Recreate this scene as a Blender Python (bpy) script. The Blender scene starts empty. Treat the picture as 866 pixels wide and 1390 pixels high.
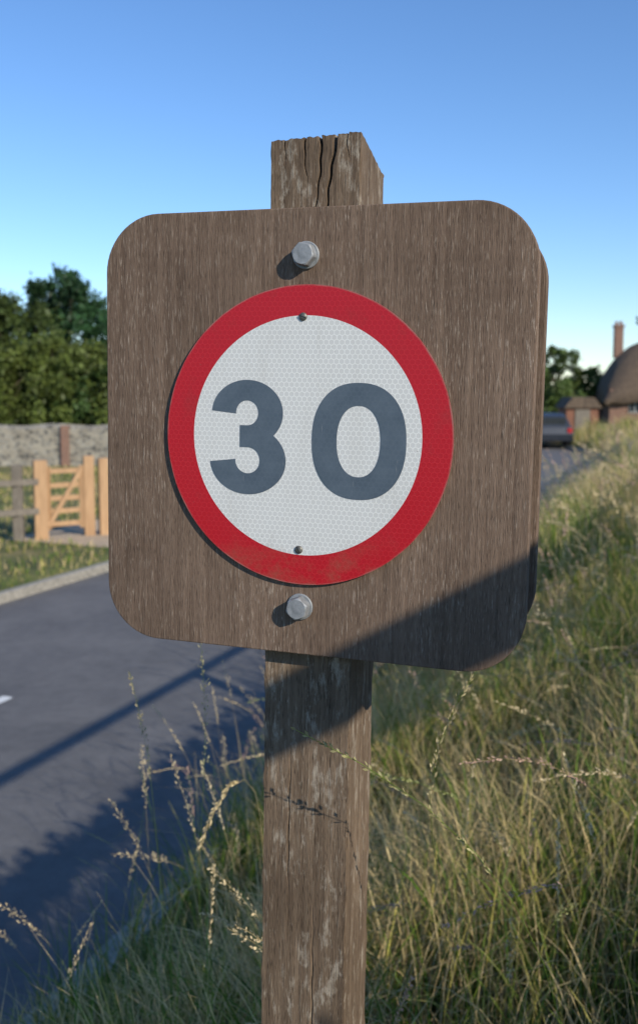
import bpy, bmesh, math, random
import numpy as np
from mathutils import Vector, Matrix
random.seed(7); rng=np.random.default_rng(7)
scene=bpy.context.scene
PH=math.radians(22.7); D=np.array([math.sin(PH),math.cos(PH)]); NV=np.array([-math.cos(PH),math.sin(PH)])
def delta(s):
    s=np.asarray(s,float); a=np.clip(s-25,0,None); return np.where(a<40,a*a/60,40*40/60+(a-40)*1.33)
def rp(s,n):
    s=np.asarray(s,float); m=np.asarray(n,float)+delta(s)
    return s*D[0]+m*NV[0], s*D[1]+m*NV[1]
def inv(x,y):
    s=x*D[0]+y*D[1]; return s, x*NV[0]+y*NV[1]-delta(s)
PN=[-3000,-8,-4,-2,-.8,0,.8,1.5,2.1]; PZ=[2.1,2.05,1.85,1.55,1.24,.98,.70,.40,.1]
def bank(s,n):
    b=np.interp(n,PN,PZ); f=np.interp(s,[26,50],[1,.12])
    z=.1+(b-.1)*f
    amp=np.clip((2.0-np.asarray(n))/2,0,1)
    return z+amp*.05*np.sin(1.7*np.asarray(s)+.8*np.asarray(n))*f
def gz(s,n):
    n=np.asarray(n,float)
    return np.where(n<=2.12,bank(s,n),np.where(n>7.33,.1,-.03))
def gxy(x,y):
    s,n=inv(x,y); return float(gz(s,n))

# ---------------- helpers
def link(o,parent=None):
    scene.collection.objects.link(o)
    if parent: o.parent=parent
    return o
def empty(name,loc=(0,0,0),rot=(0,0,0)):
    e=bpy.data.objects.new(name,None); e.location=loc; e.rotation_euler=rot; e.empty_display_size=.1; return link(e)
def mesh(name,verts,faces,mat=None,parent=None,smooth=False,bevel=0,col=None):
    me=bpy.data.meshes.new(name)
    me.from_pydata([tuple(map(float,v)) for v in verts],[],faces); me.update()
    o=bpy.data.objects.new(name,me); link(o,parent)
    if mat: me.materials.append(mat)
    if smooth: me.polygons.foreach_set('use_smooth',[True]*len(me.polygons))
    if bevel:
        m=o.modifiers.new('b','BEVEL'); m.width=bevel; m.segments=2; m.limit_method='ANGLE'
    return o
def fastmesh(name,V,F,mat,C=None,parent=None,smooth=False):
    me=bpy.data.meshes.new(name)
    me.vertices.add(len(V)); me.vertices.foreach_set('co',np.asarray(V,np.float32).ravel())
    loops=np.concatenate([f.ravel() for f in F]); tot=np.concatenate([np.full(len(f),f.shape[1]) for f in F])
    st=np.concatenate([[0],np.cumsum(tot)[:-1]])
    me.loops.add(len(loops)); me.loops.foreach_set('vertex_index',loops.astype(np.int32))
    me.polygons.add(len(tot)); me.polygons.foreach_set('loop_start',st.astype(np.int32)); me.polygons.foreach_set('loop_total',tot.astype(np.int32))
    me.update(calc_edges=True)
    if C is not None:
        a=me.color_attributes.new('Col','FLOAT_COLOR','POINT')
        a.data.foreach_set('color',np.concatenate([C,np.ones((len(C),1))],1).astype(np.float32).ravel())
    me.polygons.foreach_set('use_smooth',[smooth]*len(me.polygons))
    me.materials.append(mat)
    return link(bpy.data.objects.new(name,me),parent)
def box(name,c,size,mat,parent=None,rot=0,bevel=0,rotm=None):
    x,y,z=[k/2 for k in size]
    vs=[Vector((a*x,b*y,e*z)) for a in(-1,1) for b in(-1,1) for e in(-1,1)]
    R=rotm if rotm is not None else Matrix.Rotation(rot,3,'Z')
    vs=[R@v+Vector(c) for v in vs]
    f=[(0,1,3,2),(4,6,7,5),(0,4,5,1),(2,3,7,6),(0,2,6,4),(1,5,7,3)]
    return mesh(name,vs,f,mat,parent,bevel=bevel)
def beam(name,p,q,w,h,mat,parent=None,bevel=0):
    p=Vector(p);q=Vector(q);d=(q-p);L=d.length;d.normalize()
    side=d.cross(Vector((0,0,1)))
    if side.length<1e-3: side=Vector((1,0,0))
    side.normalize(); up=side.cross(d)
    R=Matrix((side,d,up)).transposed()
    return box(name,(p+q)/2,(w,L,h),mat,parent,rotm=R,bevel=bevel)

# ---------------- materials
class NT:
    def __init__(s,name):
        s.m=bpy.data.materials.new(name); s.m.use_nodes=True; s.t=s.m.node_tree; s.n=s.t.nodes; s.l=s.t.links
        s.b=s.n['Principled BSDF']; s.out=s.n['Material Output']; s.tc=s.n.new('ShaderNodeTexCoord')
    def link(s,a,b): s.l.new(a,b)
    def mapping(s,sc,src='Object',rot=(0,0,0)):
        m=s.n.new('ShaderNodeMapping'); m.inputs['Scale'].default_value=sc; m.inputs['Rotation'].default_value=rot
        s.link(s.tc.outputs[src],m.inputs['Vector']); return m.outputs[0]
    def noise(s,v,scale=1,detail=4,rough=.6,dist=0):
        t=s.n.new('ShaderNodeTexNoise'); t.inputs['Scale'].default_value=scale; t.inputs['Detail'].default_value=detail
        t.inputs['Roughness'].default_value=rough; t.inputs['Distortion'].default_value=dist
        if v is not None: s.link(v,t.inputs['Vector'])
        return t.outputs['Fac']
    def ramp(s,f,stops):
        r=s.n.new('ShaderNodeValToRGB'); e=r.color_ramp.elements
        while len(e)<len(stops): e.new(.5)
        for i,(p,c) in enumerate(stops):
            e[i].position=p; e[i].color=(*c,1) if len(c)==3 else c
        s.link(f,r.inputs[0]); return r.outputs[0]
    def mix(s,f,a,b,mode='MIX'):
        m=s.n.new('ShaderNodeMix'); m.data_type='RGBA'; m.blend_type=mode
        for k,v in((0,f),(6,a),(7,b)):
            if isinstance(v,(int,float)): m.inputs[k].default_value=v
            elif isinstance(v,tuple): m.inputs[k].default_value=(*v,1)
            else: s.link(v,m.inputs[k])
        return m.outputs[2]
    def math(s,op,a,b=None,clamp=False):
        m=s.n.new('ShaderNodeMath'); m.operation=op; m.use_clamp=clamp
        for k,v in((0,a),(1,b)):
            if v is None: continue
            if isinstance(v,(int,float)): m.inputs[k].default_value=v
            else: s.link(v,m.inputs[k])
        return m.outputs[0]
    def vmath(s,op,a,b=None,c=None,out=0):
        m=s.n.new('ShaderNodeVectorMath'); m.operation=op
        for k,v in((0,a),(1,b),(2,c)):
            if v is None: continue
            if isinstance(v,tuple): m.inputs[k].default_value=v
            elif isinstance(v,(int,float)): m.inputs['Scale'].default_value=v
            else: s.link(v,m.inputs[k])
        return m.outputs['Value'] if out=='v' else m.outputs[0]
    def bump(s,h,strength=.5,dist=.001,prev=None):
        b=s.n.new('ShaderNodeBump'); b.inputs['Strength'].default_value=strength; b.inputs['Distance'].default_value=dist
        s.link(h,b.inputs['Height']); 
        if prev: s.link(prev,b.inputs['Normal'])
        s.link(b.outputs[0],s.b.inputs['Normal']); return b.outputs[0]
    def base(s,c):
        if isinstance(c,tuple): s.b.inputs['Base Color'].default_value=(*c,1)
        else: s.link(c,s.b.inputs['Base Color'])
    def rough(s,r): 
        if isinstance(r,(int,float)): s.b.inputs['Roughness'].default_value=r
        else: s.link(r,s.b.inputs['Roughness'])
def simple(name,c,rough=.7,ns=8,var=.35,metal=0,bump=0,bd=.01,spec=.5):
    t=NT(name); f=t.noise(t.mapping((1,1,1)),ns,5)
    t.base(t.ramp(f,[(.3,tuple(k*(1-var) for k in c)),(.7,tuple(min(1,k*(1+var)) for k in c))]))
    t.rough(rough); t.b.inputs['Metallic'].default_value=metal; t.b.inputs['Specular IOR Level'].default_value=spec
    if bump: t.bump(f,bump,bd)
    return t.m
def wood_mat(name,dark,mid,fleck,fl=(.56,.66),along=32,across=330,patch=0.5,famt=.75,blotch=None):
    t=NT(name)
    v=t.mapping((across,across,along)); f1=t.noise(v,1,4,.7,.4)
    v2=t.mapping((140,140,5)); f2=t.noise(v2,1,6,.7)
    v3=t.mapping((1,1,.6)); f3=t.noise(v3,8,5,.65)
    v4=t.mapping((1100,1100,90)); f4=t.noise(v4,1,2,.5)
    v6=t.mapping((14,14,5)); f6=t.noise(v6,1,4,.6)
    c=t.mix(t.ramp(f2,[(.3,(0,0,0)),(.7,(1,1,1))]),dark,mid)
    amt=t.math('MULTIPLY',t.ramp(f1,[(fl[0],(0,0,0)),(fl[1],(1,1,1))]),t.ramp(f6,[(.34,(.12,)*3),(.62,(1,)*3)]))
    c=t.mix(t.math('MULTIPLY',amt,famt),c,fleck)
    c=t.mix(t.math('MULTIPLY',t.ramp(f4,[(.28,(1,)*3),(.44,(0,)*3)]),.75),c,tuple(k*.35 for k in dark))
    c=t.mix(patch,c,t.mix(1.0,c,t.ramp(f3,[(.3,(.66,.63,.60)),(.7,(1.3,1.28,1.25))]),'MULTIPLY'))
    if blotch:
        f5=t.noise(t.mapping((70,70,22)),1,6,.75)
        c=t.mix(t.math('MULTIPLY',t.ramp(f5,[(.54,(0,)*3),(.66,(1,)*3)]),.7),c,blotch)
    t.base(c); t.rough(.85); t.b.inputs['Specular IOR Level'].default_value=.2
    h=t.math('ADD',t.math('MULTIPLY',f1,.5),t.math('ADD',f2,t.math('MULTIPLY',f4,.7)))
    t.bump(h,.8,.0012)
    return t.m
M_board=wood_mat('weathered_ply',(.105,.070,.050),(.205,.145,.106),(.46,.39,.32),fl=(.55,.68),along=60,across=640,famt=.7,patch=.8)
M_post=wood_mat('weathered_post',(.09,.062,.042),(.205,.150,.104),(.40,.345,.27),fl=(.56,.70),along=40,across=420,patch=.9,famt=.7,blotch=(.40,.35,.28))
M_fence=wood_mat('grey_timber',(.12,.10,.08),(.25,.22,.18),(.4,.36,.3),along=8,across=80)
t=NT('new_timber'); f=t.noise(t.mapping((30,30,3)),1,4)
t.base(t.ramp(f,[(.3,(.32,.185,.09)),(.7,(.47,.29,.15))])); t.rough(.7); M_new=t.m

def hexpat(t,scale):
    v=t.vmath('MULTIPLY',t.tc.outputs['Object'],(scale,0,scale))
    r=(1.0,1.0,1.7320508)
    def cell(off):
        p=t.vmath('ADD',v,(off[0]+100,0.5,off[1]+173.20508))
        a=t.vmath('MODULO',p,r); return t.vmath('ABSOLUTE',t.vmath('SUBTRACT',a,(.5,.5,.8660254)))
    def hd(a):
        d=t.vmath('DOT_PRODUCT',a,(.5,0,.8660254),out='v')
        s=t.n.new('ShaderNodeSeparateXYZ'); t.link(a,s.inputs[0]); return t.math('MAXIMUM',s.outputs[0],d)
    return t.math('MINIMUM',hd(cell((0,0))),hd(cell((.5,.8660254))))
# sign face
t=NT('sign_face_reflective')
h=hexpat(t,1/.0054)
line=t.ramp(h,[(.38,(0,)*3),(.47,(1,)*3)])
sp=t.vmath('MULTIPLY',t.tc.outputs['Object'],(1,0,1)); rad=t.vmath('LENGTH',sp,out='v')
dirt=t.noise(t.mapping((1,1,1)),22,6,.7); dirt2=t.noise(t.mapping((60,60,9)),1,4,.7)
white=t.mix(line,(.57,.57,.55),(.72,.72,.69))
white=t.mix(t.ramp(dirt2,[(.5,(0,)*3),(.8,(.3,)*3)]),white,(.40,.38,.34))
red=t.mix(line,(.41,.005,.013),(.47,.012,.02))
red=t.mix(t.ramp(dirt,[(.55,(0,)*3),(.78,(.4,)*3)]),red,(.22,.03,.025))
edge=t.math('MULTIPLY',t.math('SUBTRACT',rad,.1197),3500,True)
c=t.mix(edge,white,red)
z=t.n.new('ShaderNodeSeparateXYZ'); t.link(t.tc.outputs['Object'],z.inputs[0])
low=t.math('MULTIPLY',t.math('SUBTRACT',-.095,z.outputs[2]),22,True)
c=t.mix(t.math('MULTIPLY',low,t.ramp(dirt,[(.45,(0,)*3),(.66,(.6,)*3)])),c,(.22,.10,.055))
spk=t.noise(t.mapping((1,1,1)),420,2,.5)
c=t.mix(t.ramp(spk,[(.71,(0,)*3),(.77,(.6,)*3)]),c,(.12,.09,.07))
rim=t.math('MULTIPLY',t.math('SUBTRACT',rad,.1487),2500,True)
c=t.mix(t.math('MULTIPLY',rim,t.ramp(dirt,[(.4,(.1,)*3),(.6,(.8,)*3)])),c,(.34,.14,.12))
t.base(c); t.rough(t.ramp(dirt,[(.3,(.32,)*3),(.7,(.5,)*3)])); t.bump(line,.15,.0003); M_face=t.m
t=NT('digit_vinyl'); n=t.noise(t.mapping((1,1,1)),30,6,.7); h=hexpat(t,1/.0054); line=t.ramp(h,[(.40,(0,)*3),(.46,(1,)*3)])
c=t.ramp(n,[(.3,(.055,.078,.104)),(.7,(.095,.124,.156))])
c=t.mix(t.math('MULTIPLY',line,.2),c,(.13,.155,.185))
sc=t.noise(t.mapping((500,500,40),rot=(0,.6,0)),1,2); c=t.mix(t.ramp(sc,[(.70,(0,)*3),(.75,(.5,)*3)]),c,(.3,.31,.32))
t.base(c); t.rough(.45); M_digit=t.m
M_alu=simple('plate_edge_metal',(.35,.33,.32),.5,60,.3,.8)
t=NT('galvanised_steel'); n=t.noise(t.mapping((1,1,1)),160,4); n2=t.noise(t.mapping((1,1,1)),900,2)
t.base(t.ramp(n,[(.3,(.20,.21,.215)),(.7,(.35,.36,.37))])); t.rough(.6); t.b.inputs['Metallic'].default_value=.35; t.bump(n2,.4,.0003); M_galv=t.m
M_screw=simple('dull_screw',(.16,.15,.13),.5,300,.4,.6)

t=NT('asphalt'); vm=t.mapping((1,1,1)); n=t.noise(vm,160,3,.7); n2=t.noise(vm,1.3,5,.6); n3=t.noise(vm,9,4,.6)
c=t.ramp(n,[(.3,(.082,.08,.08)),(.6,(.145,.14,.138)),(.75,(.25,.24,.23))])
c=t.mix(.5,c,t.mix(1.0,c,t.ramp(n2,[(.35,(.7,.7,.72)),(.65,(1.3,1.28,1.25))]),'MULTIPLY'))
c=t.mix(.4,c,t.mix(1.0,c,t.ramp(n3,[(.35,(.75,)*3),(.65,(1.2,)*3)]),'MULTIPLY'))
t.base(c); t.rough(.85); t.bump(n,.6,.004); M_asph=t.m
t=NT('road_paint'); n=t.noise(t.mapping((1,1,1)),60,5,.7); t.base(t.ramp(n,[(.35,(.25,.25,.24)),(.5,(.75,.75,.72))])); t.rough(.7); M_paint=t.m
M_kerb=simple('kerb_stone',(.27,.25,.21),.85,25,.4,bump=.4)
M_gravel=simple('gravel_path',(.44,.34,.23),.95,40,.4,bump=.6,bd=.02)
t=NT('soil_grass'); vm=t.mapping((1,1,1)); n=t.noise(vm,1.2,6,.65); n2=t.noise(vm,35,4,.7)
c=t.ramp(n,[(.3,(.045,.065,.018)),(.5,(.12,.13,.037)),(.7,(.28,.22,.09))])
c=t.mix(1.0,c,t.ramp(n2,[(.3,(.5,)*3),(.7,(1.4,)*3)]),'MULTIPLY'); t.base(c); t.rough(.95); t.bump(n2,.8,.03); M_soil=t.m
def leafmat(name,trans=.35,rough=.55):
    t=NT(name); a=t.n.new('ShaderNodeAttribute'); a.attribute_name='Col'
    t.base(a.outputs['Color']); t.rough(rough); t.b.inputs['Specular IOR Level'].default_value=.3
    tr=t.n.new('ShaderNodeBsdfTranslucent'); t.link(a.outputs['Color'],tr.inputs['Color'])
    mx=t.n.new('ShaderNodeMixShader'); mx.inputs[0].default_value=trans
    t.link(t.b.outputs[0],mx.inputs[1]); t.link(tr.outputs[0],mx.inputs[2]); t.link(mx.outputs[0],t.out.inputs['Surface']); return t.m
M_grass=leafmat('grass_blades',.3); M_leaf=leafmat('tree_leaves',.3,.5)
M_bark=simple('bark',(.09,.07,.05),.9,14,.4,bump=.6)
t=NT('flint_wall'); vm=t.mapping((1,1,1.3)); vo=t.n.new('ShaderNodeTexVoronoi'); vo.inputs['Scale'].default_value=7; t.link(vm,vo.inputs['Vector'])
n=t.noise(vm,3,5,.7); sx=t.n.new('ShaderNodeSeparateColor'); t.link(vo.outputs['Color'],sx.inputs[0])
c=t.ramp(sx.outputs[0],[(0,(.08,.078,.075)),(.5,(.19,.18,.16)),(1,(.33,.31,.27))])
c=t.mix(t.ramp(vo.outputs['Distance'],[(.35,(0,)*3),(.6,(1,)*3)]),c,(.30,.27,.22)); c=t.mix(.8,c,t.mix(1.0,c,t.ramp(n,[(.3,(.55,.52,.48)),(.7,(1.2,1.2,1.15))]),'MULTIPLY'))
t.base(c); t.rough(.9); t.bump(vo.outputs['Distance'],.5,.03); M_flint=t.m
def brickmat(name,c1,c2,mort,scale=4.4):
    t=NT(name); vm=t.mapping((1,1,1),rot=(math.radians(90),0,0)); b=t.n.new('ShaderNodeTexBrick'); b.inputs['Scale'].default_value=scale
    b.inputs['Color1'].default_value=(*c1,1); b.inputs['Color2'].default_value=(*c2,1); b.inputs['Mortar'].default_value=(*mort,1); t.link(vm,b.inputs['Vector'])
    t.base(b.outputs['Color']); t.rough(.9); return t.m
M_brick=brickmat('red_brick',(.24,.12,.08),(.19,.095,.065),(.24,.2,.16))
t=NT('thatch'); n=t.noise(t.mapping((9,9,2)),1,6,.7); t.base(t.ramp(n,[(.3,(.07,.05,.036)),(.7,(.17,.12,.08))])); t.rough(.95); t.bump(n,.8,.08); M_thatch=t.m
M_white=simple('painted_white',(.7,.69,.65),.6,5,.1)
M_glass=simple('window_glass',(.03,.035,.04),.1,3,.2)
M_carp=simple('car_paint_dark',(.03,.035,.045),.25,3,.1)
M_rub=simple('rubber',(.02,.02,.02),.8,20,.2)
M_redl=simple('tail_light',(.4,.02,.02),.3,20,.2)
M_tile=simple('clay_tiles',(.20,.085,.05),.85,9,.3,bump=.5)

# ---------------- ground sheet
sl=np.concatenate([[-2500,-600,-150,-50,-20],np.arange(-10,30,.4),np.arange(30,90,1.5),[100,140,200,320,600,1200,2600]])
nl=np.array([-2500,-600,-150,-50,-20,-12,-8,-6,-4,-3,-2.5,-2,-1.6,-1.2,-.8,-.4,0,.4,.8,1.15,1.5,1.8,2.119,2.16,3,6,7.29,7.331,8,9,10,12,16,25,50,150,600,2500])
S,N=np.meshgrid(sl,nl,indexing='ij'); X,Y=rp(S,N); Z=gz(S,N)
V=np.stack([X,Y,Z],-1).reshape(-1,3); a,b=len(sl),len(nl)
I=np.arange(a*b).reshape(a,b); F=np.stack([I[:-1,:-1],I[1:,:-1],I[1:,1:],I[:-1,1:]],-1).reshape(-1,4)[:,::-1]
fastmesh('ground',V,[F],M_soil,smooth=True)
def strip(name,s0,s1,n0,n1,z,mat,ds=1.,thick=0,parent=None):
    ss=np.arange(s0,s1+1e-6,ds); vs=[];fs=[]
    if thick==0:
        for s in ss:
            for n in(n0,n1):
                x,y=rp(s,n); vs.append((x,y,z))
        fs=[(2*i+1,2*i,2*i+2,2*i+3) for i in range(len(ss)-1)]
    else:
        for s in ss:
            for n,zz in((n0,z-thick),(n0,z-.012),(n0+.012,z),(n1-.012,z),(n1,z-.012),(n1,z-thick)):
                x,y=rp(s,n); vs.append((x,y,zz))
        for i in range(len(ss)-1):
            for k in range(5): fs.append((6*i+k+1,6*i+k,6*i+6+k,6*i+7+k))
    return mesh(name,vs,fs,mat,parent)
strip('road',-80,200,2.2,7.29,0,M_asph)
strip('kerb',-60,120,2.11,2.25,.105,M_kerb,.5,.25)
strip('kerb',-60,120,7.25,7.37,.112,M_kerb,.5,.25)
lm=empty('road_markings')
for k in range(-4,12):
    s0=3.62+6*k; strip('centre_dash',s0,s0+2.0,4.93,5.03,.004,M_paint,1.,0,lm)
strip('gravel_path',11.2,13.6,7.38,9.9,.106,M_gravel,.6)

# ---------------- the sign
sign=empty('speed_limit_sign',(-.0143,.9363,2.353),(0,0,0))
sign.rotation_mode='QUATERNION'
sign.rotation_quaternion=(Matrix.Rotation(math.radians(-17.7),3,'Z')@Matrix.Rotation(math.radians(1.0),3,'Y')).to_quaternion()
def rrect(w,h,r,n=14):
    p=[]
    for cx,cz,a0 in((w/2-r,h/2-r,0),(-w/2+r,h/2-r,90),(-w/2+r,-h/2+r,180),(w/2-r,-h/2+r,270)):
        for i in range(n+1):
            a=math.radians(a0+90*i/n); p.append((cx+r*math.cos(a),cz+r*math.sin(a)))
    return p
def plate(name,pts,y0,y1,mat,bevel=0,parent=sign,loc=(0,0,0)):
    n=len(pts); vs=[(x,y0,z) for x,z in pts]+[(x,y1,z) for x,z in pts]
    fs=[tuple(range(n)),tuple(range(2*n-1,n-1,-1))]+[(i,n+i,n+(i+1)%n,(i+1)%n) for i in range(n)]
    o=mesh(name,vs,fs,mat,parent,bevel=bevel); o.location=loc
    bm=bmesh.new(); bm.from_mesh(o.data); bmesh.ops.recalc_face_normals(bm,faces=bm.faces); bm.to_mesh(o.data); bm.free()
    return o
plate('front_board',rrect(.447,.449,.060),0,.018,M_board,.0012)
plate('back_board',rrect(.445,.447,.062),.1155,.134,M_board,.0012)
circ=lambda r,n=160:[(r*math.cos(2*math.pi*i/n),r*math.sin(2*math.pi*i/n)) for i in range(n)]
plate('roundel',circ(.15),-.0045,-.0028,M_face,0,loc=(.0005,0,-.0005))
plate('roundel_backing',circ(.1496),-.0027,-.0005,M_alu,0,loc=(.0005,0,-.0005))
yd=-.0048
def ringmesh(name,outer,inner,closed,y,loc):
    n=len(outer); vs=[(x,y,z) for x,z in outer]+[(x,y,z) for x,z in inner]
    fs=[(i,(i+1)%n,n+(i+1)%n,n+i) for i in range(n if closed else n-1)]
    vs+=[(v[0],y+.0003,v[2]) for v in vs]; m=2*n
    rim=[]
    for i in range(n if closed else n-1):
        j=(i+1)%n; rim+=[(i,j,m+j,m+i),(n+i,n+j,m+n+j,m+n+i)]
    o=mesh(name,vs,fs+rim,M_digit,sign); o.location=loc
    bm=bmesh.new(); bm.from_mesh(o.data); bmesh.ops.recalc_face_normals(bm,faces=bm.faces); bm.to_mesh(o.data); bm.free(); return o
def sup(a,b,e,n=96):
    r=[]
    for i in range(n):
        t=2*math.pi*i/n; c,s=math.cos(t),math.sin(t)
        r.append((a*math.copysign(abs(c)**(2/e),c),b*math.copysign(abs(s)**(2/e),s)))
    return r
ringmesh('digit_zero',sup(.0480,.0575,2.3),sup(.0222,.0350,2.2),True,yd,(.0570,0,-.0035))
k=.000742; kx=.00078
def arc(cx,cy,rx,ry,a0,a1,n=60,tail=None):
    o=[];
    for i in range(n+1):
        a=math.radians(a0+(a1-a0)*i/n); o.append(((cx+rx*math.cos(a)-53)*kx,(78.5-(cy-ry*math.sin(a)))*k))
    if tail is not None: o.append(((tail-53)*kx,o[-1][1]))
    return o
ringmesh('digit_three_upper',arc(52,45,49.5,45,177,-90,tail=42),arc(52,45,15.5,17,184,-90,tail=42),False,yd,(-.0595,0,-.003))
ringmesh('digit_three_lower',arc(53,110,53,47,184,450,tail=42),arc(53,110,17,18,176,450,tail=42),False,yd-.00006,(-.0595,0,-.003))
def bolt(name,x,z,rot):
    vs=[];fs=[];n=48
    prof=[(.0136,-.0003),(.0136,-.0020),(.0130,-.0026)]
    for r,y in prof: vs+=[(r*math.cos(2*math.pi*i/n),y,r*math.sin(2*math.pi*i/n)) for i in range(n)]
    def hexr(a,R):
        s=math.radians(60); aa=((a+rot)%s)-s/2; return R*math.cos(s/2)/math.cos(aa)
    for R,y,cap in((.0122,-.0026,1),(.0122,-.0115,1),(.0118,-.0128,.96),(.0098,-.0136,0),(.002,-.0137,0)):
        for i in range(n):
            a=2*math.pi*i/n; h=hexr(a,R); r=min(h,R*.955) if y<-.0120 and cap else h
            if cap==0: r=R
            vs.append((r*math.cos(a),y,r*math.sin(a)))
    L=len(vs)//n
    for q in range(L-1):
        for i in range(n): fs.append((q*n+i,q*n+(i+1)%n,(q+1)*n+(i+1)%n,(q+1)*n+i))
    fs.append(tuple((L-1)*n+i for i in range(n)))
    o=mesh(name,vs,fs,M_galv,sign); o.location=(x,0,z)
    bm=bmesh.new(); bm.from_mesh(o.data); bmesh.ops.recalc_face_normals(bm,faces=bm.faces); bm.to_mesh(o.data); bm.free()
bolt('bolt_top',-.001,.178,.2); bolt('bolt_bottom',-.002,-.1745,.7)
def screw(name,x,z,rot):
    n=24; vs=[];fs=[]
    for r,y in((.0042,-.0046),(.0040,-.0056),(.0026,-.0064),(.0008,-.0066)): vs+=[(r*math.cos(2*math.pi*i/n),y,r*math.sin(2*math.pi*i/n)) for i in range(n)]
    for q in range(3):
        for i in range(n): fs.append((q*n+i,q*n+(i+1)%n,(q+1)*n+(i+1)%n,(q+1)*n+i))
    fs.append(tuple(3*n+i for i in range(n)))
    o=mesh(name,vs,fs,M_screw,sign,smooth=True); o.location=(x,0,z); o.rotation_euler=(0,rot,0)
    s=box(name+'_slot',(0,-.0064,0),(.0072,.0006,.0010),M_rub,sign); s.location=(x,0,z); s.rotation_euler=(0,rot,0)
screw('screw_top',-.002,.118,.3); screw('screw_bottom',-.003,-.115,1.1)
hw=.0475; yf=.0183; yb=.1152
def post():
    per=[]
    nf=150
    for i in range(nf): per.append((-hw+2*hw*i/nf,yf,'f'))
    for i in range(50): per.append((hw,yf+(yb-yf)*i/50,'r'))
    for i in range(20): per.append((hw-2*hw*i/20,yb,'b'))
    for i in range(20): per.append((-hw,yb-(yb-yf)*i/20,'l'))
    zt=.296
    zs=list(np.arange(zt,.19,-.0016))+list(np.arange(.19,-.22,-.03))+list(np.arange(-.22,-1.7,-.006))
    cr=[(.003,.0030,.10,.0009,.02),(.0185,-.005,.125,.0011,.024),(-.009,.002,.05,.0006,.010),(.034,.001,.03,.0005,.006),(-.031,.001,.028,.0005,.006)]
    low=[(-.016,.002,-.33,-.50,.0005),(.012,.001,-.5,-.80,.0006)]
    r2=np.random.default_rng(3); ph=r2.random(40)*6.28
    vs=[];fs=[];m=len(per)
    for j,z in enumerate(zs):
        for i,(x,y,f) in enumerate(per):
            dx=dy=0; zz=z
            u=x*300+y*260
            w=.00018*(math.sin(u+ph[0]+z*9)+math.sin(u*2.3+ph[1]+z*17)*.6+math.sin(u*.37+z*31)*.8)
            cxe=abs(abs(x)-hw)<.0012 and (abs(y-yf)<.0022 or abs(y-yb)<.0022)
            if f=='f':
                dy=-w*.5+.0003
                for x0,am,L,wd,dp in cr:
                    t=(zt-z)/L
                    if t<1:
                        xc=x0+am*math.sin(t*4+x0*300)+.0006*math.sin(z*260+x0*900); ww=wd*(1-t*.75)
                        g=math.exp(-((x-xc)/ww)**2); dy+=dp*(1-t)*g
                for x0,am,za,zb,wd in low:
                    if zb<z<za:
                        t=(za-z)/(za-zb); xc=x0+am*math.sin(z*14+x0*500)+.0005*math.sin(z*150); dy+=.003*math.sin(math.pi*t)*math.exp(-((x-xc)/wd)**2)
            elif f=='r': dx=w*.5-.0003
            if cxe:
                s_=.0008+.0005*math.sin(z*55)+.0004*math.sin(z*173)
                dx-=math.copysign(s_,x); dy+=math.copysign(s_,(yf+yb)/2-y)
            if j<12:
                k_=1-j/12
                slope=-.024*(y-yf)/(yb-yf)+.002*(x/hw)
                zz+= slope*k_ + k_*.0005*(math.sin(x*420+ph[2])+math.sin(x*930+y*500+ph[3])*.7)
            vs.append((x+dx,y+dy,zz))
    for j in range(len(zs)-1):
        for i in range(m): fs.append((j*m+i,(j+1)*m+i,(j+1)*m+(i+1)%m,j*m+(i+1)%m))
    fs.append(tuple(range(m)))
    return mesh('post',vs,fs,M_post,sign)
post()

# ---------------- invented fence out of view on the right, added to cast the diagonal shadow
SUN=np.array([-.572,.680,-.458]); SUN/=np.linalg.norm(SUN)
fence=empty('shadow_fence')
nF=-.87
def fp(s,n,z): x,y=rp(s,n); return (float(x),float(y),z)
beam('shadow_rail_top',fp(-5,nF,2.795),fp(16,nF,2.795),.045,.066,M_fence,fence,.004)
beam('shadow_rail_middle',fp(-5,nF,2.22),fp(16,nF,2.22),.045,.08,M_fence,fence,.004)
for s in(-4,-1.6,4.2,7.0,9.8,12.6,15.4):
    g=float(gz(s,nF)); beam('shadow_fence_post',fp(s,nF-.075,g-.3),fp(s,nF-.075,2.86),.09,.09,M_fence,fence,.005)

# ---------------- leaves / foliage
def leaves(P,size,col,jit=.35,long=1.6,up=0.0):
    n=len(P); a=rng.normal(size=(n,3)); a/=np.linalg.norm(a,axis=1)[:,None]
    b=rng.normal(size=(n,3)); b[:,2]+=up; b-=a*(a*b).sum(1)[:,None]; b/=np.linalg.norm(b,axis=1)[:,None]
    sz=(size*(.6+.8*rng.random(n)))[:,None]
    V=np.stack([P-a*sz*long/2,P+b*sz*.45,P+a*sz*long/2,P-b*sz*.45],1).reshape(-1,3)
    F=np.arange(4*n).reshape(n,4)
    C=col*(1+jit*(rng.random((n,1))-.5)*2); C=np.repeat(C,4,0)
    return V,F,C
def blob(c,r,n,size,base,spread=.5):
    c=np.array(c);r=np.array(r)
    k=max(6,n//90)
    d=rng.normal(size=(k,3)); d/=np.linalg.norm(d,axis=1)[:,None]
    cen=c+d*r*(.55+.45*rng.random((k,1))); tone=.55+.9*rng.random((k,1))
    idx=rng.integers(0,k,n)
    P=cen[idx]+rng.normal(size=(n,3))*r.mean()*.17
    col=np.array(base)*tone[idx]*(1+.25*(rng.random((n,1))-.5))
    return leaves(P,size,col)
def merge(parts):
    V=[];F=[];C=[];o=0
    for v,f,c in parts: V.append(v);F.append(f+o);C.append(c);o+=len(v)
    return np.concatenate(V),np.concatenate(F),np.concatenate(C)
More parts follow.
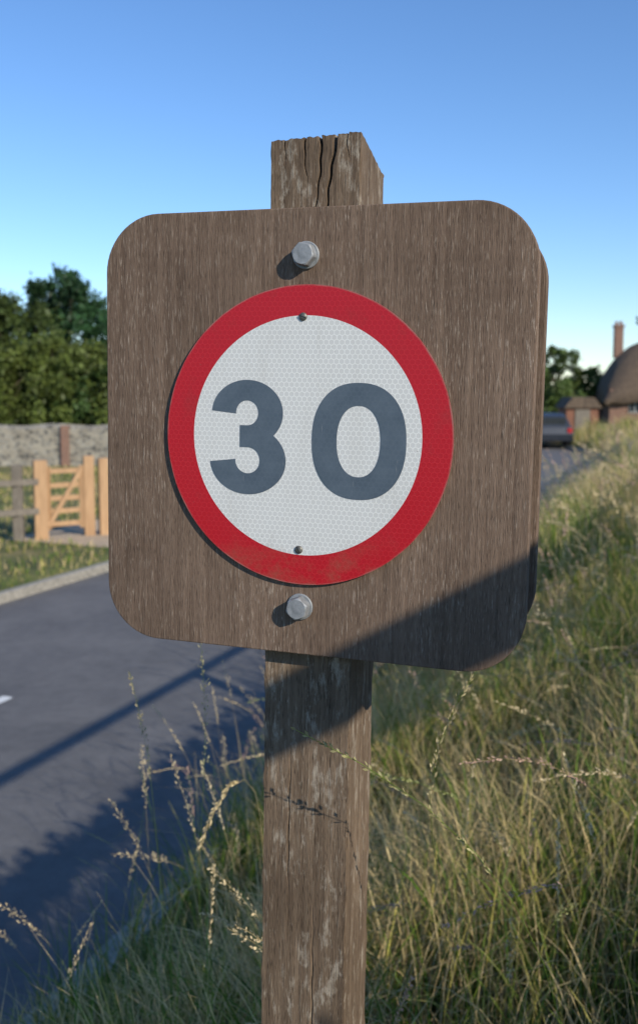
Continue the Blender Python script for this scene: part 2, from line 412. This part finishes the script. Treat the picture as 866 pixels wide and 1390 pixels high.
def limb(p,q,r0,r1,n=8,seg=5,wob=.1):
    p=np.array(p,float);q=np.array(q,float);vs=[];fs=[]
    d=q-p;d/=np.linalg.norm(d);a=np.cross(d,[.3,.9,.1]);a/=np.linalg.norm(a);b=np.cross(d,a)
    off=np.zeros(3)
    for i in range(seg+1):
        t=i/seg;c=p+(q-p)*t+off; off=off+rng.normal(size=3)*wob*r0; r=r0+(r1-r0)*t
        vs+=[c+r*(math.cos(2*math.pi*k/n)*a+math.sin(2*math.pi*k/n)*b) for k in range(n)]
    for i in range(seg):
        for k in range(n): fs.append((i*n+k,i*n+(k+1)%n,(i+1)*n+(k+1)%n,(i+1)*n+k))
    return vs,fs
def tree(name,x,y,h,rx,base,n=9000,size=.16,blobs=14,low=.25,ry=None,conic=False):
    z0=gxy(x,y); e=empty(name,(x,y,z0-.05)); V=[];F=[]
    def add(a):
        o=len(V); V.extend(a[0]); F.extend([tuple(i+o for i in f) for f in a[1]])
    add(limb((0,0,0),(0,0,h*.75),h*.028,h*.008,10,7,.25))
    parts=[]
    ry=ry or rx
    for i in range(blobs):
        t=low+(1-low)*(i+.5)/blobs; 
        prof=(1-t)**.6*1.25 if conic else math.sin(math.pi*min(1,max(.06,(t-low)/(1-low)*.9+.1)))**.6
        ang=i*2.4+rng.random()*.8; rr=prof*(.35+.35*rng.random())
        c=(rx*rr*math.cos(ang),ry*rr*math.sin(ang),h*(t*.92+.02))
        br=np.array([rx,ry,rx*.8])*(.42+.2*rng.random())*(.6+.5*prof)
        if c[2]+br[2]>h: br[2]=max(.3,h-c[2])
        parts.append(blob(c,br,n//blobs,size,base))
        add(limb((0,0,max(.3,c[2]-h*.22)),c,h*.011,h*.003,6,4,.4))
    mesh('trunk_and_limbs',V,F,M_bark,e,smooth=True)
    v,f,c=merge(parts); fastmesh('leaves',v,[f],M_leaf,c,e)
def U(u,Yd): return (u-433)/1267*Yd
G1=(.05,.088,.024);G2=(.032,.076,.028);G3=(.105,.135,.03)
tree('broadleaf_tree',U(96,46),46,8.0,3.0,G2,20000,.15,20,.1)
tree('broadleaf_tree',U(8,44),44,6.6,3.4,(.06,.085,.022),17000,.15,18,.08)
tree('broadleaf_tree',U(-70,42),42,7.2,3.2,G1,8000,.22,14,.1)
tree('broadleaf_tree',U(190,55),55,7.0,3.6,G2,8000,.22,14,.1)
tree('small_tree',U(75,36),36,4.2,2.6,G3,16000,.11,16,.02)
tree('small_tree',U(15,35),35,3.9,2.4,G3,15000,.11,16,.02)
tree('small_tree',U(135,36),36,3.3,1.8,G1,9000,.11,12,.02)
tree('small_tree',U(752,52),52,4.4,1.9,(.09,.13,.035),8000,.12,12,.02)
tree('small_tree',U(700,54),54,4.6,2.4,G1,6000,.15,12,.05)
tree('small_tree',U(790,60),60,3.4,2.0,G3,5000,.15,10,.02)
tree('broadleaf_tree',U(905,75),75,8.2,3.6,G2,8000,.25,14,.1)
parts=[]
for i in range(110):
    a=math.radians(-60+120*i/110+rng.random()*1.5); R=110+60*rng.random()
    x=R*math.sin(a);y=R*math.cos(a); hh=3.0+2.5*rng.random() if a>0 else 5+4*rng.random()
    parts.append(blob((x,y,hh*.35),(3.8,3.5,hh*.62),420,.55,np.array(G1)*(.8+.6*rng.random())))
v,f,c=merge(parts); fastmesh('distant_trees',v,[f],M_leaf,c)
n=5200; ss=rng.uniform(.2,9,n); zz=2.22+.12*rng.normal(size=n)*(.6+.5*np.sin(ss*2.1)); nn=nF+.06*rng.normal(size=n)
n2=1300; s2=rng.uniform(-.6,1.2,n2); z2=rng.uniform(1.85,2.12,n2)  # extra clump added to shade the grass around the post
ss=np.concatenate([ss,s2]); zz=np.concatenate([zz,z2]); nn=np.concatenate([nn,nF+.06*rng.normal(size=n2)])
xx,yy=rp(ss,nn); P=np.stack([xx,yy,zz],1); P=P[(zz<2.36)&((zz>2.06)|(ss<1.2))]
v,f,c=leaves(P,.055,np.tile(np.array(G1),(len(P),1)))
fastmesh('shadow_leaves',v,[f],M_leaf,c)  # unseen leaves added along the invented rail to shade road and verge

# ---------------- grass
def blades(root,h,w,yaw,bend,col,seg=4):
    n=len(root); L=seg
    d=np.stack([np.cos(yaw),np.sin(yaw),np.zeros(n)],1)
    fy=rng.random(n)*6.283
    sd=np.stack([np.cos(fy),np.sin(fy),np.zeros(n)],1)
    lev=[];cl=[]
    for i in range(L+1):
        t=i/L
        if i==0: p=root.copy()
        else:
            am=bend*((i-.5)/L)**1.3
            p=p+(h/L)[:,None]*(np.cos(am)[:,None]*np.array([0,0,1.])+np.sin(am)[:,None]*d)
        ww=(w*(1-t**1.8)*.5+w*.04)[:,None]*(0.75 if i==0 else 1)
        lev.append(np.stack([p-sd*ww,p+sd*ww],1))
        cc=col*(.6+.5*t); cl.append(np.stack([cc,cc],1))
    V=np.stack(lev,1).reshape(-1,3); C=np.stack(cl,1).reshape(-1,3)
    b=(np.arange(n)*(2*(L+1)))[:,None]
    F=np.concatenate([b+np.array([[2*i,2*i+1,2*i+3,2*i+2]]) for i in range(L)],0)
    return V,F,C
GRN=np.array([.09,.17,.02]);GR2=np.array([.19,.27,.038]);STR=np.array([.72,.55,.27]);YEL=np.array([.48,.42,.11])
def pick(n,ps,s,nn):
    pal=np.array([GRN,GR2,YEL,STR]); i=rng.choice(4,n,p=ps)
    dry=np.sin(s*1.9+nn*2.7)+np.sin(s*.7-nn*1.9+1)+rng.normal(size=n)*.5
    i=np.where((dry>.6)&(rng.random(n)<.65),3,i); i=np.where((dry<-1.0)&(rng.random(n)<.6),rng.integers(0,2,n),i)
    return pal[i]*(.65+.7*rng.random((n,1)))
def scatter(n,s0,s1,n0,n1,h0,h1,w0,w1,ps,bmin=.1,bmax=1.3,seg=4,pw=1.0,spread=1.6):
    s=s0+(s1-s0)*rng.random(n)**pw; nn=rng.uniform(n0,n1,n)
    cl=np.sin(s*3.1+nn*1.3)+np.sin(s*1.3-nn*4.1+2)+.8*rng.normal(size=n)
    keep=cl>-1.1; s=s[keep];nn=nn[keep]; n=len(s)
    x,y=rp(s,nn); z=gz(s,nn)-.01
    root=np.stack([x,y,z],1); patch=.75+.25*np.sin(s*2.3+nn*3.7)
    h=rng.uniform(h0,h1,n)*patch
    yaw=rng.normal(2.6,spread,n)+.8*np.sin(s*2+nn*3); bend=rng.uniform(bmin,bmax,n)
    return blades(root,h,rng.uniform(w0,w1,n),yaw,bend,pick(n,ps,s,nn),seg)
parts=[
 scatter(44000,.6,5.5,-2.0,2.05,.12,.34,.003,.006,[.33,.3,.18,.19],.1,1.3,3,.9),
 scatter(22000,.7,6.5,-2.0,1.95,.35,.68,.003,.007,[.24,.30,.18,.28],.2,2.0,5,.9),
 scatter(6000,.7,5,-1.5,1.95,.35,.66,.007,.011,[.35,.45,.20,.0],.2,1.9,6,.9),
 scatter(26000,.7,6.5,-2.0,1.95,.42,.80,.0022,.004,[.02,.05,.20,.73],.4,2.7,6,.9,2.5),
 scatter(38000,5.5,14,-1.4,2.05,.25,.85,.005,.009,[.15,.23,.23,.39],.1,1.9,4),
 scatter(12000,5.5,26,.8,2.08,.6,1.2,.006,.011,[.13,.22,.25,.40],.1,.9,4),
 scatter(20000,14,42,-2.5,2.05,.25,1.0,.012,.022,[.12,.2,.27,.41],.1,1.4,3),
 scatter(5000,-2,.8,-2.0,2.05,.15,.45,.003,.006,[.4,.3,.15,.15],.1,1.2,3),
]
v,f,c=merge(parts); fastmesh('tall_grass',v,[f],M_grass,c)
parts=[scatter(14000,1,9,7.4,13,.05,.16,.006,.012,[.12,.3,.3,.28],.1,1.2,2),
 scatter(26000,9,26,7.4,18,.05,.18,.012,.022,[.10,.3,.32,.28],.1,1.2,2)]
v,f,c=merge(parts)
s_,n_=inv(v[:,0],v[:,1]); fr=f[:,0]; bad=(s_[fr]>11.2)&(s_[fr]<13.6)&(n_[fr]<9.9)
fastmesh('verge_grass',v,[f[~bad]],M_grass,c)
SV=[];SF=[];SC=[];so=0
def add_stem(path,w,headfrac,nsp,spsz,col,hcol,openness):
    global so
    path=np.array(path,float)
    seg=np.linalg.norm(np.diff(path,axis=0),axis=1); cum=np.concatenate([[0],np.cumsum(seg)]); L=cum[-1]
    K=18; tt=np.linspace(0,L,K); P=np.stack([np.interp(tt,cum,path[:,i]) for i in range(3)],1)
    for _ in range(3): P[1:-1]=(P[:-2]+2*P[1:-1]+P[2:])/4
    T=np.gradient(P,axis=0); T/=np.linalg.norm(T,axis=1)[:,None]
    A=np.cross(T,[.2,.95,.1]); A/=np.linalg.norm(A,axis=1)[:,None]; B=np.cross(T,A)
    ww=(w*(1-.6*np.linspace(0,1,K)))[:,None]/2
    tri=np.stack([P+A*ww,P-A*ww*.5+B*ww*.87,P-A*ww*.5-B*ww*.87],1).reshape(-1,3)
    F=[]
    for i in range(K-1):
        for k in range(3): F.append([3*i+k,3*i+(k+1)%3,3*i+3+(k+1)%3,3*i+3+k])
    SV.append(tri);SF.append(np.array(F)+so);SC.append(np.tile(col,(len(tri),1)));so+=len(tri)
    t=1-headfrac*rng.random(nsp)**.9; idx=t*(K-1); i0=np.clip(idx.astype(int),0,K-2); fr=(idx-i0)[:,None]
    C=P[i0]*(1-fr)+P[i0+1]*fr; TT=T[i0]
    R=rng.normal(size=(nsp,3)); R-=TT*(R*TT).sum(1)[:,None]; R/=np.linalg.norm(R,axis=1)[:,None]
    taper=np.clip((t-(1-headfrac))/headfrac,0,1)[:,None]
    dist=openness*np.sin(np.pi*np.clip(taper*.85+.12,0,1))*rng.random((nsp,1))
    dr=TT+R*.45; dr/=np.linalg.norm(dr,axis=1)[:,None]
    c0=C+R*dist+TT*dist*1.2; sz=(spsz*(.7+.6*rng.random(nsp)))[:,None]; sd=np.cross(dr,rng.normal(size=(nsp,3))); sd/=np.linalg.norm(sd,axis=1)[:,None]
    V=np.stack([c0,c0+dr*sz*.5+sd*sz*.19,c0+dr*sz,c0+dr*sz*.5-sd*sz*.19],1).reshape(-1,3)
    SV.append(V);SF.append(np.arange(4*nsp).reshape(-1,4)+so);SC.append(np.repeat(hcol*(.75+.5*rng.random((nsp,1))),4,0));so+=len(V)
def auto_stem(s,n,h,lean,yaw,w=.0018,op=.008,nsp=80,spsz=.0075,hf=.2):
    x,y=rp(s,n); z=float(gz(s,n)); d=np.array([math.cos(yaw),math.sin(yaw),0]); p=np.array([float(x),float(y),z]); path=[p]
    K=10
    for i in range(K):
        a=lean*((i+.5)/K)**1.8; p=p+h/K*(math.cos(a)*np.array([0,0,1])+math.sin(a)*d); path.append(p)
    k=rng.random()
    col=(STR*.8 if k<.7 else GR2*1.2); hc=np.array([.70,.56,.33]) if k<.6 else np.array([.55,.36,.28]) if k<.85 else np.array([.35,.35,.14])
    add_stem(path,w,hf,nsp,spsz,col,hc,op)
for i in range(950):
    s=rng.uniform(1.3,6.5); n=rng.uniform(-1.3,1.95)
    if s<3.4 and n>.55 and rng.random()<.65: continue
    auto_stem(s,n,rng.uniform(.6,1.02),rng.uniform(.3,2.3),rng.normal(2.6,1.8),op=rng.choice([.002,.004,.012]))
for i in range(900):
    s=rng.uniform(5.5,22); n=rng.uniform(-.9,2.0)
    auto_stem(s,n,rng.uniform(.8,1.4),rng.uniform(.2,1.6),rng.normal(2.6,1.4),w=.004,op=.010,nsp=40,spsz=.02)
add_stem([(.36,.98,.95),(.31,.93,1.45),(.223,.874,1.878),(.161,.86,1.953),(.088,.85,2.032),(.026,.85,2.071),(-.023,.85,2.082)],.0015,.2,90,.0065,GR2*1.4,np.array([.40,.36,.17]),.002)
add_stem([(.25,1.2,.95),(.2,1.15,1.6),(.12,1.1,1.90),(.14,1.08,2.02),(.20,1.08,2.09)],.0014,.18,110,.007,GR2*1.2,np.array([.48,.40,.22]),.004)
add_stem([(.7,1.4,1.0),(.55,1.35,1.6),(.38,1.3,1.86),(.28,1.28,1.9),(.2,1.26,1.88)],.0014,.2,110,.007,STR,np.array([.5,.33,.25]),.003)
add_stem([(.8,1.5,1.1),(.62,1.45,1.7),(.45,1.4,1.83),(.33,1.38,1.80)],.0014,.2,110,.007,STR,np.array([.55,.45,.28]),.003)
add_stem([(-.1,1.7,.8),(-.10,1.65,1.5),(-.11,1.6,1.76),(-.17,1.58,1.73),(-.21,1.56,1.60)],.0016,.16,150,.009,STR,np.array([.62,.50,.28]),.002)
add_stem([(-.3,1.9,.6),(-.33,1.85,1.4),(-.34,1.8,1.7),(-.37,1.78,1.85)],.0014,.2,80,.008,GR2,np.array([.4,.34,.2]),.006)
add_stem([(-.2,1.8,.7),(-.24,1.75,1.4),(-.21,1.72,1.8),(-.22,1.7,1.93)],.0014,.22,60,.008,GR2,np.array([.4,.36,.2]),.012)
for i in range(9):
    n=rng.uniform(.4,1.2); auto_stem(rng.uniform(1.3,2.8),n,rng.uniform(.75,1.0),rng.uniform(.3,1.4),rng.normal(2.6,1.5),op=.008,nsp=60)
fastmesh('seeding_grass',np.concatenate(SV),[np.concatenate(SF)],M_grass,np.concatenate(SC))

# ---------------- flint wall, gate, fence
e=empty('flint_wall'); 
def wallseg(x0,x1,y,z0,z1,t=.4):
    nx=int((x1-x0)/.25); vs=[];fs=[]
    for i in range(nx+1):
        x=x0+(x1-x0)*i/nx; j=.03*math.sin(x*3)+.02*rng.random()
        vs+=[(x,y-t/2+.02*rng.random(),z0),(x,y-t/2,z1-.1+j),(x,y,z1+j),(x,y+t/2,z1-.1+j),(x,y+t/2,z0)]
    for i in range(nx):
        for k in range(4): fs.append((5*i+k,5*i+5+k,5*i+6+k,5*i+1+k))
    fs+=[(0,1,2,3,4),tuple(5*nx+k for k in(4,3,2,1,0))]
    return mesh('wall',vs,fs,M_flint,e)
wallseg(-22,2,28,0,1.33)
for x in(U(88,27.7),U(-120,27.7),1.7): box('brick_pier',(x,27.93,.66),(.22,.5,1.32),M_brick,e)
g=empty('wooden_gate')
pL=Vector((U(53,14.2),14.2,.1)); pR=Vector((U(119,14.6),14.6,.1))
for p,w,h in((pL,.2,1.22),(pR,.16,1.26),(pR+Vector((.22,.06,0)),.15,1.22)): box('gate_post',p+Vector((0,0,h/2)),(w,w,h),M_new,g,rot=.4,bevel=.01)
d=(pR-pL).normalized(); a=pL+d*.13; b=pR-d*.1
for z in(.22,.42,.62,.82,1.04): beam('bar',a+Vector((0,0,z)),b+Vector((0,0,z)),.03,.075,M_new,g)
off=Vector((0,-.035,0))
for p in(a,b): beam('stile',p+off+Vector((0,0,.14)),p+off+Vector((0,0,1.12)),.07,.03,M_new,g)
beam('brace',a+off*1.9+Vector((0,0,.2)),b+off*1.9+Vector((0,0,1.05)),.03,.07,M_new,g)
fe=empty('post_and_rail_fence')
pts=[Vector((U(22,14.0),14.0,.1)),Vector((U(-60,13.6),13.6,.1)),Vector((U(-180,13.2),13.2,.1)),Vector((U(-300,12.8),12.8,.1))]
for p in pts: box('post',p+Vector((0,0,.58)),(.14,.14,1.16),M_fence,fe,bevel=.01)
prev=pL
for p in pts:
    for z in(.45,.9): beam('rail',prev+Vector((0,-.1,z)),p+Vector((0,-.1,z)),.04,.09,M_fence,fe)
    prev=p
# ---------------- cottage
h=empty('thatched_cottage',(22.4,57.5,.15),(0,0,-.12))
L,W=10.6,5.4
box('walls',(0,0,1.1),(L-.9,W-.9,2.3),M_brick,h)
nx,ny=48,28; vs=[];fs=[]
for i in range(nx+1):
    for j in range(ny+1):
        a=-1+2*i/nx;b=-1+2*j/ny
        hh=(1-abs(b)**1.9)**.75*(1-abs(a)**3.2)**.65
        vs.append((a*L/2,b*W/2,1.45+4.0*hh+.05*math.sin(i*.9)*math.cos(j*1.3)))
for i in range(nx):
    for j in range(ny): q=i*(ny+1)+j; fs.append((q,q+ny+1,q+ny+2,q+1))
o=mesh('thatch_roof',vs,fs,M_thatch,h,smooth=True); m=o.modifiers.new('s','SOLIDIFY'); m.thickness=.35; m.offset=-1
box('chimney_stack',(-4.0,.2,5.1),(.5,.6,1.9),M_brick,h); box('chimney_cap',(-4.0,.2,6.1),(.62,.72,.12),M_brick,h)
for dx in(-.13,.13): beam('chimney_pot',(-4.0+dx,.2,6.16),(-4.0+dx,.2,6.4),.16,.16,M_tile,h)
for x in(-3.4,-1.2,2.4):
    box('window_frame',(x,-W/2+.43,1.2),(.7,.08,.7),M_white,h)
    for k in(-.17,.17): box('window_pane',(x+k,-W/2+.38,1.2),(.28,.04,.6),M_glass,h)
box('door',(.6,-W/2+.42,.95),(.9,.08,1.9),M_fence,h)
sh=empty('garden_shed',(U(783,45),45,gxy(U(783,45),45)))
box('walls',(0,0,.55),(1.5,1.6,1.1),M_tile,sh)
mesh('roof',[(-.9,-.95,1.05),(.9,-.95,1.05),(.9,.95,1.05),(-.9,.95,1.05),(-.5,-.95,1.55),(.5,-.95,1.55),(.5,.95,1.55),(-.5,.95,1.55)],[(0,1,5,4),(1,2,6,5),(2,3,7,6),(3,0,4,7),(4,5,6,7),(3,2,1,0)],M_thatch,sh)
box('door',(0,-.83,.5),(.7,.04,.95),M_fence,sh)
# ---------------- parked car
sC,nC=39.8,2.95; cx,cy=rp(sC,nC); ang=math.atan2(D[1],D[0])+.42
car=empty('parked_car',(float(cx),float(cy),0),(0,0,ang))
def prof(name,pts,w0,w1,mat):
    n=len(pts); vs=[]
    zmin=min(p[1] for p in pts);zmax=max(p[1] for p in pts)
    for sgn in(-1,1):
        for x,z in pts: 
            w=w0+(w1-w0)*(z-zmin)/(zmax-zmin); vs.append((x,sgn*w/2,z))
    fs=[tuple(range(n)),tuple(range(2*n-1,n-1,-1))]+[(i,n+i,n+(i+1)%n,(i+1)%n) for i in range(n)]
    o=mesh(name,vs,fs,mat,car,bevel=.05)
    bm=bmesh.new(); bm.from_mesh(o.data); bmesh.ops.recalc_face_normals(bm,faces=bm.faces); bm.to_mesh(o.data); bm.free()
prof('body',[(-2.0,.3),(-2.05,.6),(-1.95,.92),(.9,.95),(1.75,.8),(2.05,.6),(2.05,.3)],1.72,1.62,M_carp)
prof('cabin',[(-1.85,.90),(-1.6,1.3),(-1.2,1.42),(.1,1.42),(.95,.93)],1.6,1.2,M_carp)
prof('side_glass',[(-1.55,.96),(-1.4,1.27),(-1.1,1.34),(.05,1.34),(.75,.97)],1.615,1.27,M_glass)
box('rear_window',(-1.75,0,1.12),(.1,1.15,.28),M_glass,car); 
for y in(-.68,.68): box('tail_light',(-2.0,y,.75),(.12,.18,.18),M_redl,car)
for x in(-1.3,1.3):
    for y in(-.78,.78):
        a=limb((x,y-.1,.32),(x,y+.1,.32),.32,.32,20,1,0); a[1].append(tuple(range(20))); a[1].append(tuple(range(39,19,-1))); mesh('wheel',a[0],a[1],M_rub,car)

# ---------------- light, sky, camera
w=bpy.data.worlds.new('World'); scene.world=w; w.use_nodes=True; nt=w.node_tree
sky=nt.nodes.new('ShaderNodeTexSky'); sky.sky_type='NISHITA'; sky.sun_disc=False
el=math.asin(-SUN[2]); sky.sun_elevation=el; sky.sun_rotation=math.atan2(-SUN[0],-SUN[1]); sky.altitude=0; sky.air_density=1.0; sky.dust_density=0.0; sky.ozone_density=4.0
hs=nt.nodes.new('ShaderNodeHueSaturation'); hs.inputs['Saturation'].default_value=1.08; hs.inputs['Value'].default_value=1.1
tm=nt.nodes.new('ShaderNodeMix'); tm.data_type='RGBA'; tm.blend_type='MULTIPLY'; tm.inputs[0].default_value=1; tm.inputs[7].default_value=(.93,.97,1.07,1)
bg=nt.nodes['Background']; nt.links.new(sky.outputs[0],hs.inputs['Color']); nt.links.new(hs.outputs[0],tm.inputs[6]); nt.links.new(tm.outputs[2],bg.inputs[0]); bg.inputs[1].default_value=.15
l=bpy.data.lights.new('sun','SUN'); l.energy=5.0; l.angle=math.radians(.5); l.color=(1,.92,.78)
lo=bpy.data.objects.new('sun',l); lo.rotation_euler=Vector(SUN).to_track_quat('-Z','Y').to_euler(); link(lo)
cam=bpy.data.cameras.new('camera'); co=bpy.data.objects.new('camera',cam); link(co)
co.location=(0,0,2.4); co.rotation_euler=(math.radians(90-5.5),0,0)
cam.sensor_fit='VERTICAL'; cam.sensor_height=25.236; cam.sensor_width=15.7; cam.lens=23; cam.shift_y=-45/1390
cam.clip_start=.02; cam.clip_end=6000
cam.dof.use_dof=True; cam.dof.focus_distance=.93; cam.dof.aperture_fstop=5.0
scene.camera=co
scene.view_settings.view_transform='Standard'; scene.view_settings.look='None'; scene.view_settings.exposure=0
